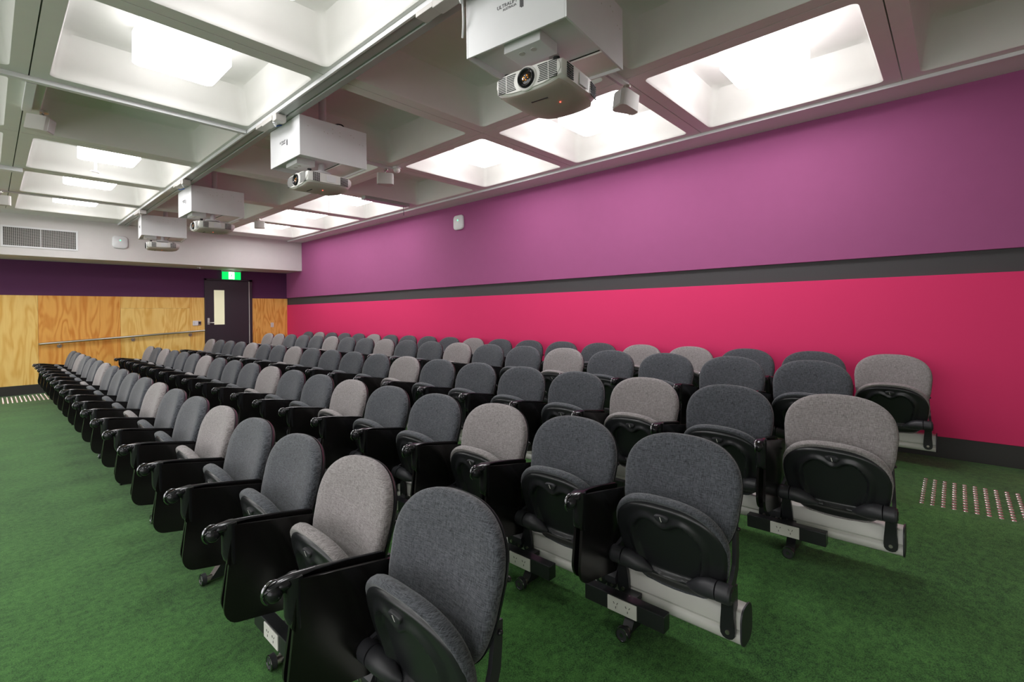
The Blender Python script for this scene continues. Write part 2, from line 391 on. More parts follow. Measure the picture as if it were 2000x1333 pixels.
# ------------------------------------------------------------------ auditorium chairs
AL = R(15)                                   # back lean
def back_place(u, v, d):                     # u across (y), v up the back, d forward of the back plane
    c = .022*((u/.24)**2)                    # curved around the sitter
    x = -.085+v*math.sin(AL)-(d+c)*math.cos(AL); z = .395+v*math.cos(AL)+(d+c)*math.sin(AL)
    return Vector((x, u, z))
def back_outline(s=1.0, n=48, grow=0):
    pts = []
    H, W = .46, .251
    for k in range(n):
        a = 2*math.pi*k/n; ca, sa = math.cos(a), math.sin(a)
        if sa >= 0:   # big elliptical top
            e = 2.4; x = W*math.copysign(abs(ca)**(2/e), ca); v = .265+.195*abs(sa)**(2/e)
        else:
            e = 4.2; x = W*math.copysign(abs(ca)**(2/e), ca); v = .265-.265*abs(sa)**(2/e)
            x *= 1-.15*((.265-v)/.265)**1.6
        pts.append((x*s, .235+(v-.235)*s))
    return pts
SL = math.atan2(.115, .42)                   # folded seat lean
def seat_place(u, v, d):                     # v: 0 hinge side (bottom) -> front edge of the seat (top); d toward the front (-x)
    c = -.018*((u/.24)**2)
    x = -.118-v*math.sin(SL)-(d+c)*math.cos(SL); z = .215+v*math.cos(SL)-(d+c)*math.sin(SL)
    return Vector((x, u, z))
def seat_outline(s=1.0, n=48, W=.238, H=.43):
    pts = []
    for k in range(n):
        a = 2*math.pi*k/n; ca, sa = math.cos(a), math.sin(a)
        if sa >= 0: e = 2.45; x = W*math.copysign(abs(ca)**(2/e), ca); v = .24+(H-.24)*abs(sa)**(2/e)
        else:
            e = 3.0; x = W*math.copysign(abs(ca)**(2/e), ca); v = .24-.24*abs(sa)**(2/e); x *= 1-.10*((.24-v)/.24)
        pts.append((x*s, .215+(v-.215)*s))
    return pts
def build_chair(fab, name='auditorium_chair'):
    t = empty(name, (0, 0, 0), '', 'auditorium chair')
    # back cushion and shell
    b = bmesh.new(); pillow(b, back_outline(), [(.97, -.002), (.995, .006), (1, .016), (.994, .027), (.97, .037), (.91, .044), (.7, .048), (.35, .048)], back_place); link('backrest_cushion', b, fab, t, 60)
    b = bmesh.new(); pillow(b, back_outline(1.0), [(.5, -.03), (.85, -.027), (.95, -.02), (.99, -.008), (1.0, -.001), (.96, .001)], back_place)
    for s in (-1, 1):
        for v in (.13, .27):
            p = back_place(s*.20, v, -.028); q = back_place(s*.232, v, -.030); cyl(b, p, q, .009, .009, 8)
            bmesh.ops.create_icosphere(b, subdivisions=1, radius=.010, matrix=Matrix.Translation(q))
    link('backrest_shell', b, BLK, t, 50)
    # seat, folded up
    b = bmesh.new(); so = seat_outline()
    pillow(b, so, [(.6, -.046), (.88, -.042), (.955, -.035), (.99, -.024), (1.0, -.010), (.990, .003), (.965, .010), (.92, .008), (.85, -.006)], lambda u, v, d: seat_place(u, v, d if d < 0 else d*max(0, min(1, (v-.12)/.24)))); link('seat_cushion', b, fab, t, 60)
    b = bmesh.new()
    # underside shell: smooth frame rising to a crest, recessed centre panel with a dip under the badge
    def vtop(u):
        k = min(abs(u)/.172, 1); return .10+.245*(1-k**3.4)**.42-.034*math.exp(-(u/.04)**2)+.004*math.exp(-((abs(u)-.085)/.03)**2)
    path = []
    for k in range(61):
        u = -.172+.344*k/60; v = vtop(u); uu = u*(1-.30*max(0, (.27-v)/.17)) if v < .27 else u
        path.append((uu, v))
    path = [(-.115, .085)]+path[1:-1]+[(.115, .085), (-.115, .085)]
    def inside(u, v):
        if v < .085: return False
        w = .172 if v > .27 else .172*(1-.30*(.27-v)/.17)
        return abs(u) < w and v < vtop(min(abs(u)/max(w, .01), 1)*.172)
    def relief(u, v, s):
        dist = 9
        for (a0, b0), (a1, b1) in zip(path, path[1:]):
            dx, dy = a1-a0, b1-b0; q = max(0, min(1, ((u-a0)*dx+(v-b0)*dy)/(dx*dx+dy*dy+1e-9))); dist = min(dist, math.hypot(u-a0-q*dx, v-b0-q*dy))
        if inside(u, v):
            k = min(dist/.014, 1); d = .026-.024*(k*k*(3-2*k))
        else:
            k = min(dist/.032, 1); d = .026-.012*k*k*(3-2*k)
        if v < .10:
            q = (.10-v)/.10; d = d-.022*q**1.5 if not inside(u, v) else d
        edge = max(0, (s-.92)/.08); d = d*(1-edge**2.5)-.002*edge
        return d
    b = bmesh.new(); so2 = seat_outline(1, 96, .236, .402); N = 40; rgs = []
    for k in range(N):
        s_ = 1-k/N; c = (0, .225)
        rgs.append(ring(b, [seat_place(c[0]+(u-c[0])*s_, c[1]+(v-c[1])*s_, relief(c[0]+(u-c[0])*s_, c[1]+(v-c[1])*s_, s_)) for u, v in so2]))
    for a_, b_ in zip(rgs, rgs[1:]):
        for i in range(96): j = (i+1) % 96; b.faces.new((a_[i], a_[j], b_[j], b_[i]))
    cv = b.verts.new(seat_place(0, .225, relief(0, .225, 0)))
    for i in range(96): b.faces.new((rgs[-1][i], rgs[-1][(i+1) % 96], cv))
    link('seat_shell', b, BLK, t, 60)
    # badge
    b = bmesh.new(); o = [(.030*math.cos(a), .362+(.010 if math.sin(a) > 0 else .022)*math.sin(a)) for a in [2*math.pi*k/24 for k in range(24)]]
    pillow(b, o, [(1, .006), (1, .022), (.9, .0245), (.5, .025)], seat_place); bd = link('badge', b, BLK2, t, 50)
    b = bmesh.new()
    for (u0, v0, u1, v1) in ((-.0015, .347, .0015, .367),):
        pts = [seat_place(u0-.002, v0, .0255), seat_place(u1-.002, v0, .0255), seat_place(u1+.002, v1, .0255), seat_place(u0+.002, v1, .0255)]
        extrude_poly(b, pts, (-.0012, 0, -.0003))
    link('badge_mark', b, OUT, bd)
    # hinge castings
    for s in (-1, 1):
        b = bmesh.new()
        cyl(b, (-.180, s*.200, .322), (-.180, s*.243, .322), .037, .037, 24)
        tube(b, [(-.180, s*.252, .322), (-.180, s*.243, .322)], [.033, .037], 24)
        # tapering shoulder reaching over the shell
        tube(b, [(-.180, s*.198, .322), (-.178, s*.165, .320), (-.172, s*.13, .310), (-.168, s*.10, .30), (-.160, s*.075, .292)], [.036, .038, .034, .022, .008], 20)
        h = link('hinge_casting', b, BLK2, t, 50)
        b = bmesh.new(); cyl(b, (-.180, s*.2525, .322), (-.180, s*.2555, .322), .022, .020, 20); link('hinge_cap', b, BLK, h, 50)
        # arm from hinge up the back
        b = bmesh.new()
        pth = [(-.170, .330), (-.125, .350), (-.082, .385), (-.062, .43), (-.050, .49), (-.042, .55)]
        ins = []
        for (x, z) in pth:
            ins.append((x, z))
        rg = []
        for i, (x, z) in enumerate(ins):
            a = ins[max(i-1, 0)]; c = ins[min(i+1, len(ins)-1)]; tx, tz = c[0]-a[0], c[1]-a[1]; l = math.hypot(tx, tz); nx, nz = -tz/l, tx/l
            wv = .024-.0016*i; y0, y1 = s*(.232-.004*i), s*(.247-.004*i)
            rg.append(ring(b, [(x+nx*wv, y0, z+nz*wv), (x+nx*wv, y1, z+nz*wv), (x-nx*wv, y1, z-nz*wv), (x-nx*wv, y0, z-nz*wv)]))
        skin(b, rg); link('back_arm', b, BLK2, t, 30)
        # foot lug bolted to the beam
        b = bmesh.new()
        prof = [(-.150, .330, .016), (-.148, .29, .018), (-.140, .24, .022), (-.137, .20, .026), (-.137, .165, .028), (-.137, .148, .026), (-.137, .137, .018), (-.137, .132, .006)]
        rg = []
        for (x, z, wd) in prof:
            yc = s*.222; rg.append(ring(b, [(x-.010, yc-wd, z), (x-.010, yc+wd, z), (x+.006, yc+wd, z), (x+.006, yc-wd, z)]))
        skin(b, rg)
        extrude_poly(b, [(-.150, s*.222+.024*s, .33), (-.150, s*.222+.024*s, .18), (-.10, s*.222+.024*s, .25), (-.10, s*.222+.024*s, .33)], (0, -.005*s, 0))
        lg = link('beam_lug', b, BLK, t, 30)
        b = bmesh.new(); cyl(b, (-.146, s*.222, .158), (-.151, s*.222, .158), .009, .008, 10); link('bolt', b, STL, lg, 40)
    return t
AY = .279   # arm centre between chairs
def board(b, x0, x1, z0, z1, r, y0, y1, tilt, notch=False, piv=(-.40, .62)):
    pts = []
    hx, hz = (x1-x0)/2, (z1-z0)/2; cx, cz = (x0+x1)/2, (z0+z1)/2
    for (sx, sz, rad, a0) in ((1, 1, .008, 0), (-1, 1, .012, 90), (-1, -1, r, 180), (1, -1, r, 270)):
        for k in range(7):
            a = R(a0+90*k/6); pts.append((cx+sx*(hx-rad)+rad*math.cos(a), cz+sz*(hz-rad)+rad*math.sin(a)))
    if notch:
        q = []
        for (x, z) in pts:
            q.append((x, z))
        # step in on the front edge below the hinge cover
        i = max(range(len(q)), key=lambda k: (q[k][0] < x0+.001, q[k][1]))
        q[i+1:i+1] = [(x0, .50), (x0+.006, .492), (x0+.014, .488), (x0+.016, .480)]
        q = [(x+.016*max(0, 1-(x-x0)/.09) if (z < .485 and (x, z) != (x0+.016, .480)) else x, z) for x, z in q]
        pts = q
    c, s = math.cos(tilt), math.sin(tilt)
    P = [(piv[0]+(x-piv[0])*c+(z-piv[1])*s, piv[1]-(x-piv[0])*s+(z-piv[1])*c) for x, z in pts]
    extrude_poly(b, [(x, y0, z) for x, z in P], (0, y1-y0, 0))
def build_arm(t):
    b = bmesh.new(); board(b, -.395, -.03, .275, .635, .075, AY-.026, AY-.014, R(10), True); link('writing_tablet', b, LAM, t, 40)
    b = bmesh.new(); board(b, -.385, -.075, .285, .640, .075, AY+.008, AY+.019, R(9)); link('arm_panel', b, LAM, t, 40)
    # rounded front cover
    b = bmesh.new(); rg = []
    for z, f in ((.642, .9), (.636, 1), (.60, 1), (.53, 1), (.505, .8), (.492, .45), (.488, .2)):
        sec = []
        for k in range(13):
            a = R(90+180*k/12); sec.append((-.392+.034*f*math.cos(a), AY+.027*math.sin(a), z))
        sec += [(-.380, AY-.024, z), (-.380, AY+.024, z)]
        rg.append(ring(b, sec))
    skin(b, rg); link('arm_cover', b, GUN, t, 40)
    # slim top rail, raised at the front and sinking to the rear
    b = bmesh.new(); rg = []
    for x, z, wy, hz in ((-.482, .622, .006, .003), (-.472, .632, .014, .005), (-.44, .641, .020, .006), (-.40, .644, .022, .006), (-.33, .636, .012, .005), (-.22, .617, .006, .004), (-.09, .594, .0055, .004)):
        off = 0 if x < -.4 else .014*min(1, (x+.4)/.16)
        rg.append(ring(b, [(x, AY+off+wy*math.cos(a), z-hz*.5+hz*max(math.sin(a), -.5)) for a in [2*math.pi*k/12 for k in range(12)]]))
    skin(b, rg); link('arm_rail', b, GUN, t, 60)
    # nose: dark ball pivot, its crescent highlight modelled as a metal arc
    b = bmesh.new(); bmesh.ops.create_uvsphere(b, u_segments=18, v_segments=12, radius=1, matrix=Matrix.Translation((-.455, AY-.004, .612)) @ Matrix.Diagonal((.024, .022, .026, 1)))
    bmesh.ops.create_uvsphere(b, u_segments=14, v_segments=8, radius=1, matrix=Matrix.Translation((-.428, AY-.010, .628)) @ Matrix.Diagonal((.022, .017, .015, 1)))
    box(b, -.45, -.395, AY-.010, AY+.014, .600, .642, .008)
    nz = link('pivot_knob', b, GUN, t, 60)
    b = bmesh.new(); pth = []
    for k in range(15):
        a = R(70+170*k/14); pth.append((-.455+.030*math.cos(a), AY+.004, .612+.034*math.sin(a)))
    tube(b, pth, [.002+.0035*math.sin(math.pi*k/14) for k in range(15)], 8); link('crescent_highlight', b, CHR, nz, 60)

ch_d = build_chair(FAB_D); ch_l = build_chair(FAB_L)
import copy
def with_arm(src):
    r = dup(src, (0, 0, 0)); build_arm(r); return r
ca_d = with_arm(ch_d); 
ca_l = dup(ch_l, (0, 0, 0))
for nm in ('writing_tablet', 'arm_panel', 'arm_cover', 'arm_rail', 'pivot_knob'):
    s = [c for c in ca_d.children if c.name.split('.')[0] == nm][0]; c = s.copy(); COL.objects.link(c); c.parent = ca_l
    for g in s.children: gg = g.copy(); COL.objects.link(gg); gg.parent = c
SP = .558
ROWS = [  # X of back apex, base z, Y of nearest chair, colours from the near end
    (1.012, -.006, 1.182, 'DLDDLDDLDDDDLDDDLDD'),
    (2.045, .028, .874, 'DDLDDLDDLDDDLDDDLDL'),
    (3.082, .108, .466, 'LDLDDDDLDDDDLDDLDDDL'),
    (4.103, .192, .784, 'DDDDLDDLDDLDDLDDDLL'),
    (5.066, .190, .395, 'LDDLLDDDDLDDDDLDDDLD')]
ORD = 'first second third fourth fifth sixth seventh eighth ninth tenth eleventh twelfth thirteenth fourteenth fifteenth sixteenth seventeenth eighteenth nineteenth twentieth'.split()
RN = ['front row', 'second row', 'third row', 'fourth row', 'back row at pink wall']
pool = {('D', 0): ch_d, ('L', 0): ch_l, ('D', 1): ca_d, ('L', 1): ca_l}; used = set()
for r, (X, Z, Y0, cs) in enumerate(ROWS):
    for k, c in enumerate(cs):
        key = (c, 0 if k == -1 else 1)
        src = pool[key]
        loc = (X-.030 if r == 4 else X, Y0+SP*k, Z)
        if key in used: o = dup(src, loc)
        else: used.add(key); o = src; o.location = loc
        nm = 'charcoal' if c == 'D' else 'light grey'
        end = 'nearest chair' if k == 0 else ('farthest chair' if k == len(cs)-1 else f'{ORD[k]} chair from the near end')
        o['label'] = f'{nm} folded chair, {end}, {RN[r]}'; o['group'] = f'folded chairs of the {RN[r]}'
for key, src in pool.items():
    if key not in used:
        for c in list(src.children_recursive)+[src]: bpy.data.objects.remove(c)

# ------------------------------------------------------------------ beams with legs, sockets
def beam_row(r, legs, boxes):
    X, Z, Y0, cs = ROWS[r]; X = X-.030 if r == 4 else X
    ya, yb = Y0-.268, Y0+SP*(len(cs)-1)+.33
    t = empty('seat_beam', (X, ya, Z), f'cream aluminium beam carrying the chairs of the {RN[r]}', 'seat beam', 'seat beams under the rows')
    b = bmesh.new()
    pf = [(-.128, .118), (-.134, .124), (-.136, .138), (-.134, .152), (-.126, .158), (-.122, .162), (-.124, .168), (-.128, .172), (-.120, .232), (-.110, .240), (-.045, .240), (-.035, .232), (-.035, .126), (-.045, .118)]
    extrude_poly(b, [(x, 0, z) for x, z in pf], (0, yb-ya, 0)); link('beam', b, ALU, t, 50)
    for y in (-.006, yb-ya):
        b = bmesh.new(); o = rrect(.125, .145, .045, 6); extrude_poly(b, [(-.085+x, y, .180+z) for x, z in o], (0, .006, 0))
        ec = link('end_plate', b, BLK2, t, 40)
    for ly in legs:
        y = ly-ya
        b = bmesh.new(); zz = zf(X-.2)-Z
        # post plate narrowing to the foot
        extrude_poly(b, [(-.225, y-.022, .020+zz), (-.150, y-.022, .125), (-.040, y-.022, .125), (-.060, y-.022, .020+zz)], (0, .044, 0))
        lg = link('leg', b, BLK, t, 30)
        b = bmesh.new()
        zg = zf(X-.25)-Z; z2 = zf(X+.02)-Z
        tube(b, [(-.245, y, .022+zg), (.00, y, .022+z2)], [.019, .017], 12)
        link('foot_bar', b, STL, lg, 50)
        b = bmesh.new(); cyl(b, (-.262, y, .029+zg), (-.240, y, .029+zg), .028, .030, 22); fc = link('foot_cap', b, BLK2, lg, 50)
        b = bmesh.new()
        n = 22; rg = [ring(b, [(x, y+rr*math.cos(a), .029+zg+rr*math.sin(a)) for a in [2*math.pi*k/n for k in range(n)]]) for x, rr in ((-.262, .030), (-.2645, .029), (-.2645, .024), (-.262, .023))]
        skin(b, rg, True, False); cyl(b, (-.262, y, .029+zg), (-.265, y, .029+zg), .009, .008, 10); link('cap_ring', b, CHR, lg, 50)
    for q, by in enumerate(boxes):
        p = empty('power_box', (X, by, Z), f'black power outlet box under the {RN[r]}, {ORD[q]} visible from the near end', 'power outlet', 'power boxes under the seats')
        b = bmesh.new(); box(b, -.255, -.205, -.185, .185, .112, .180, .003); box(b, -.206, -.139, -.03, .03, .145, .165); link('housing', b, BLK, p)
        b = bmesh.new(); box(b, -.260, -.254, -.068, .068, .116, .176, .002); pl = link('outlet_plate', b, OUT, p)
        b = bmesh.new()
        for cy in (-.028, .028):
            for (dy, dz, a) in ((-.008, .008, 30), (.008, .008, -30), (0, -.010, 0)):
                box(b, -.2612, -.2598, -.0011, .0011, -.0045, .0045, mtx=Matrix.Translation((0, cy+dy, .146+dz)) @ Matrix.Rotation(R(a), 4, 'X'))
        link('socket_slots', b, DARK, pl)
legs1 = [2.02, 2.92]+[2.92+1.131*k for k in range(1, 8)]
beam_row(0, legs1, [2.01])
beam_row(1, [1.04]+[1.61+1.116*k for k in range(0, 9)], [1.04, 1.61, 2.17, 2.73])
beam_row(2, [.66]+[1.79+1.116*k for k in range(9)], [.675, 1.25, 1.81])
beam_row(3, [1.06+1.116*k for k in range(9)], [])
beam_row(4, [.80+1.116*k for k in range(10)], [])
# grey cable clips between neighbouring lugs, near chairs
clip0 = None
for r, ks in ((1, (0, 1, 2)), (2, (0, 1)), (0, (0, 1))):
    X, Z, Y0, cs = ROWS[r]
    for k in ks:
        loc = (X, Y0+SP*k+AY, Z); lab = f'small dark cable clip on the {RN[r]} beam, {ORD[k]} gap from the near end'
        if clip0 is None:
            clip0 = empty('cable_clip', loc, lab, 'cable clip', 'cable clips on seat beams')
            b = bmesh.new(); extrude_poly(b, [(-.137, -.028, .165), (-.160, -.028, .17), (-.165, -.028, .20), (-.137, -.028, .245)], (0, .056, 0)); link('body', b, BLK2, clip0)
            b = bmesh.new(); box(b, -.158, -.137, -.020, .020, .146, .168, .003); link('latch', b, BLK, clip0)
            b = bmesh.new(); cyl(b, (-.158, -.008, .160), (-.163, -.008, .160), .007, n=10); link('screw', b, STL, clip0, 40)
        else:
            o = dup(clip0, loc); o['label'] = lab

# ------------------------------------------------------------------ tactile studs
b = bmesh.new()
rg = [ring(b, [(rr*math.cos(a), rr*math.sin(a), z) for a in [2*math.pi*k/14 for k in range(14)]]) for rr, z in ((.0130, 0), (.0125, .0015), (.0100, .0048), (.008, .005), (.0078, .0042), (.005, .0042), (.0045, .005))]
skin(b, rg)
stud = link('tactile_stud', b, COPP, None, 30)
tag(stud, 'polished metal tactile stud in the carpet at right, before the pink wall', 'tactile stud', 'tactile studs at the top of the ramp')
n = 0
for i in range(12):
    for j in range(10):
        loc = (3.962+.0517*i, .175-.0505*j, TOPF)
        o = stud if n == 0 else stud.copy()
        if n: COL.objects.link(o)
        o.location = loc; n += 1
for i in range(12):
    for j in range(15):
        o = stud.copy(); COL.objects.link(o); o.location = (.13+.054*i, 11.62+.062*j, 0)
        tag(o, 'small metal tactile stud on the floor at far left by the plywood wall', 'tactile stud', 'tactile studs at the foot of the ramp')

# ------------------------------------------------------------------ ceiling services
ct = empty('cable_tray', (1.80, 4.5, ZC-.001), 'long grey cable channel running down the ceiling beside the projector lifts', 'cable tray')
b = bmesh.new(); box(b, -.085, -.068, YN-4.5, 11.78-4.5, -.034, 0, .002); link('bright_edge', b, WMET, ct)
b = bmesh.new(); box(b, -.068, .005, YN-4.5, 11.78-4.5, -.028, 0, .002); box(b, .005, .020, YN-4.5, 11.78-4.5, -.02, 0); link('channel', b, TRAYM, ct)
b = bmesh.new(); box(b, .020, .075, YN-4.5, 11.78-4.5, -.034, 0, .004); link('conduit_cover', b, TRAYM, ct)
def cross(x0, x1, y, z, label, wd=.05, h=.035):
    t = empty('conduit_channel', (x0, y, z), label, 'conduit', 'cross channels under the ceiling ribs')
    b = bmesh.new(); box(b, 0, x1-x0, -wd/2, wd/2, -h, 0, .003); link('channel', b, WMET, t)
    b = bmesh.new(); box(b, 0, x1-x0, wd/2, wd/2+.035, -h*.6, 0, .003); link('side_flange', b, TRAYM, t)
    return t
cross(-1.6, 1.71, 5.045, ZC, 'pale channel crossing the ceiling at left before the dark coffer')
cross(2.56, 3.37, 5.05, ZC, 'pale channel from second projector lift to the round sensor', .04, .03)
cross(1.88, 2.5, 1.88, ZC, 'short pale channel behind the nearest projector lift', .04, .03)
cross(2.5, 3.40, 1.98-.10, ZC, 'pale channel from nearest projector lift to the grey speaker', .04, .03)
ln = empty('thin_conduit', (0, 9.79, ZC), 'thin conduit crossing the ceiling ribs at far left', 'conduit')
b = bmesh.new(); box(b, -.2, 1.70, -.012, .012, -.02, 0, .002); link('channel', b, GREY, ln)

def outlets(x, y, label):
    t = empty('ceiling_outlet', (x, y, 3.168), label, 'power outlet', 'outlets along the cable channel')
    b = bmesh.new(); box(b, -.035, .045, -.22, .0, -.045, 0, .004); link('box_body', b, GREY, t)
    b = bmesh.new(); box(b, -.030, .060, -.30, -.225, -.06, 0, .004); link('socket_block', b, GREY, t)
    b = bmesh.new(); box(b, -.03, .05, .005, .16, -.03, 0, .003); link('end_block', b, GREY, t)
    b = bmesh.new(); cyl(b, (.0, -.20, -.045), (.0, -.20, -.06), .018, n=14); cyl(b, (.0, -.20, -.06), (.01, -.195, -.085), .014, .006, n=14)
    link('plug', b, WMET, t, 50)
    return t
outlets(1.74, 2.15, 'white outlet and plug on the channel beside the nearest lift')
outlets(1.74, 4.62, 'white outlet and plug on the channel beside second projector lift')
outlets(1.74, 7.55, 'white outlet and plug on the channel beside third projector lift')
outlets(1.74, 10.1, 'white outlet and plug on the channel beside the farthest lift')
CORD = [(1.77, 1.97, 3.16), (1.775, 1.97, 3.08), (1.79, 1.985, 3.00), (1.815, 2.02, 2.95)]
def cable(name, pts, m, label, r=.006):
    b = bmesh.new(); o = link(name, b, m) if False else None
    P = [Vector(p) for p in pts]; c = bmesh.new()
    Q = []
    for i in range(len(P)-1):
        p0, p1, p2, p3 = P[max(i-1, 0)], P[i], P[i+1], P[min(i+2, len(P)-1)]
        for k in range(6):
            t = k/6; Q.append(.5*((2*p1)+(-p0+p2)*t+(2*p0-5*p1+4*p2-p3)*t*t+(-p0+3*p1-3*p2+p3)*t**3))
    Q.append(P[-1]); tube(c, Q, r, 8); o = link(name, c, m, None, 60); b.free()
    return tag(o, label, 'cable')
cable('power_cable', CORD, WMET, 'white cord and plug hanging left of the nearest projector lift', .006)
# projector lifts
def txt(s, size, m, parent, mtx, name, ext=.0006):
    cu = bpy.data.curves.new(name, 'FONT'); cu.body = s; cu.size = size; cu.extrude = ext; cu.align_x = 'CENTER'; cu.align_y = 'CENTER'
    o = bpy.data.objects.new(name, cu); COL.objects.link(o); bpy.context.view_layer.update()
    me = bpy.data.meshes.new_from_object(o.evaluated_get(bpy.context.evaluated_depsgraph_get()))
    bpy.data.objects.remove(o); me.materials.clear(); me.materials.append(m)
    q = bpy.data.objects.new(name, me); COL.objects.link(q); q.parent = parent; q.matrix_local = mtx
    return q
def build_lift(loc, rz):
    """origin: centre of the underside of the cabinet"""
    t = empty('projector_lift', loc, '', 'projector lift', 'white projector lift cabinets', rz)
    hx, hy, H = .325, .318, .352
    b = bmesh.new()
    # hollow underside
    box(b, -hx, hx, -hy, -hy+.012, 0, H, .002); box(b, -hx, hx, hy-.012, hy, 0, H, .002); box(b, -hx, -hx+.012, -hy+.012, hy-.012, 0, H, .002); box(b, hx-.012, hx, -hy+.012, hy-.012, 0, H, .002)
    box(b, -hx+.012, hx-.012, -hy+.012, hy-.012, H-.012, H, .001)
    link('cabinet', b, WMET, t)
    b = bmesh.new(); box(b, -hx+.012, .10, -hy+.012, hy-.012, .035, .045); link('base_tray', b, WMET, t)
    b = bmesh.new(); box(b, .10, hx-.012, -hy+.012, hy-.012, .018, .028); link('access_panel', b, PROJB, t)
    b = bmesh.new(); box(b, -.27, -.10, -.13, .10, -.022, .035, .003); br = link('carriage_bracket', b, WMET, t)
    for y in (-.055, .02):
        b = bmesh.new(); cyl(b, (-.215, y, -.0215), (-.215, y, -.0245), .017, n=18); link('bracket_hole', b, GREY, br)
    b = bmesh.new(); cyl(b, (.05, .02, H), (.05, .02, 3.545-loc[2]), .035, n=20); cyl(b, (.05, .02, H), (.05, .02, H+.02), .06, n=20); link('ceiling_pole', b, WMET, t, 40)
    b = bmesh.new(); cyl(b, (.0, -.05, -.06), (.0, -.05, .035), .03, n=16); cyl(b, (0, -.05, -.062), (0, -.05, -.045), .09, n=20); link('drop_shaft', b, WMET, t, 40)
    b = bmesh.new()
    rnd = random.Random(3)
    for (x, z) in ((-.25, .27), (-.02, .30), (-.02, .26), (.05, .285), (.05, .25), (-.10, .255), (-.07, .248), (.25, .225), (.285, .222), (.16, .29), (.19, .275)):
        cyl(b, (x, -hy-.0008, z), (x, -hy+.001, z), .0045, n=8)
    link('screw_head', b, GREY, t)
    # logo on the -x face
    mt = Matrix.Translation((-hx-.0007, .030, .186)) @ Matrix(((0, 0, -1, 0), (-1, 0, 0, 0), (0, 1, 0, 0), (0, 0, 0, 1)))
    txt('ULTRALIFT', .027, INK, t, mt @ Matrix.Translation((-.004, .006, 0)), 'brand_lettering')
    txt('AUSTRALIA', .017, INK, t, mt @ Matrix.Translation((.012, -.015, 0)), 'brand_lettering')
    b = bmesh.new()
    for k, (dx, dz, hh) in enumerate(((-.008, 0, .022), (0, .003, .030), (.008, 0, .026))):
        box(b, -hx-.0012, -hx+.001, -.058-dx-.003, -.058-dx+.003, .168+dz-hh, .168+dz+hh*.9, .0)
    link('brand_symbol', b, INK, t)
    return t
def body_section(b, X, w, z0, z1, r, top=0.006):
    return ring(b, [(X, y, (z0+z1)/2+z) for y, z in rrect(w, z1-z0, r, 4)])
def build_projector(loc, rz):
    """hangs upside down; origin is the top centre; lens faces -x"""
    t = empty('projector', loc, '', 'projector', 'white projectors under the lifts', rz)
    b = bmesh.new()   # upper shell (outer case)
    rg = []
    L2, W2 = .225, .215
    def sec(x, w, zt, zb, crown):
        pts = []
        n = 12
        for k in range(n+1):   # top edge, slightly arched
            y = -w+2*w*k/n; pts.append((x, y, zt-.012*abs(y/w)**3))
        for k in range(n+1):   # lower belly
            y = w-2*w*k/n; pts.append((x, y*.98, zb+crown*abs(y/w)**2.6))
        return ring(b, pts)
    for x, w, zt, zb, cr in ((-L2+.0, .205, -.010, -.122, .035), (-L2+.008, .213, -.004, -.130, .038), (-.15, .216, 0, -.136, .04), (.05, .215, 0, -.138, .045), (.15, .205, -.002, -.132, .05), (.205, .185, -.006, -.118, .05), (.235, .155, -.014, -.095, .035)):
        rg.append(sec(x, w, zt, zb, cr))
    skin(b, rg); link('case', b, PROJ, t, 50)
    b = bmesh.new(); rg = []
    for x, w, cr in ((-L2+.006, .19, .026), (-.15, .20, .034), (.05, .20, .038), (.15, .185, .042), (.21, .15, .036)):
        zb = {-.15: -.1375, .05: -.1395, .15: -.1345, .21: -.118}.get(x, -.1305)
        n = 14; rg.append([b.verts.new((x, -w+2*w*k/n, zb-.0008+cr*abs((-w+2*w*k/n)/.215)**2.6)) for k in range(n+1)])
    for a, c in zip(rg, rg[1:]):
        for k in range(14): b.faces.new((a[k], a[k+1], c[k+1], c[k]))
    rr = bmesh.ops.solidify(b, geom=b.faces[:], thickness=.0015); bl = link('base_cover', b, PROJB, t, 50)
    # fascia, front face
    fx = -L2-.002
    b = bmesh.new(); n = 28
    rim = []
    for k in range(n):
        a = 2*math.pi*k/n; y = .208*math.copysign(abs(math.cos(a))**.45, math.cos(a)); z = -.064+.060*math.copysign(abs(math.sin(a))**.6, math.sin(a))
        if z < -.064: z += .02*abs(y/.208)**2
        rim.append((y, z))
    rgs = [ring(b, [(x, y*s, -.064+(z+.064)*s) for y, z in rim]) for x, s in ((-L2+.012, 1.0), (fx-.002, .985), (fx-.006, .95))]
    skin(b, rgs); fa = link('fascia', b, PROJ, t, 40)
    # vents as dark slots either side of the lens
    for side in (-1, 1):
        b = bmesh.new()
        for k in range(10):
            z = -.020-.0092*k; sw_ = math.sin(k/9*math.pi)
            for (y0, y1) in (((-.188, -.138), (-.133, -.070-.014*sw_)) if side < 0 else ((.138, .190), (.070+.014*sw_, .133))):
                box(b, fx-.0072, fx-.004, y0, y1, z-.0026, z+.0026)
        link('front_vent', b, DARK, fa)
    # lens
    ly, lz = .0, -.064
    b = bmesh.new()
    rg = [ring(b, [(x, ly+r*math.cos(a), lz+r*math.sin(a)) for a in [2*math.pi*k/30 for k in range(30)]]) for x, r in ((fx-.004, .066), (fx-.010, .063), (fx-.012, .056), (fx-.006, .050))]
    skin(b, rg, True, False); link('lens_surround', b, PROJ, fa, 50)
    b = bmesh.new()
    rg = [ring(b, [(x, ly+r*math.cos(a), lz+r*math.sin(a)) for a in [2*math.pi*k/30 for k in range(30)]]) for x, r in ((fx-.004, .052), (fx-.022, .050), (fx-.024, .047), (fx-.022, .041), (fx-.012, .036))]
    skin(b, rg, True, False); lr = link('lens_ring', b, GUN, fa, 50)
    b = bmesh.new(); bmesh.ops.create_uvsphere(b, u_segments=24, v_segments=12, radius=1, matrix=Matrix.Translation((fx-.006, ly, lz)) @ Matrix.Diagonal((.012, .037, .037, 1))); link('lens_glass', b, GLS, lr, 60)
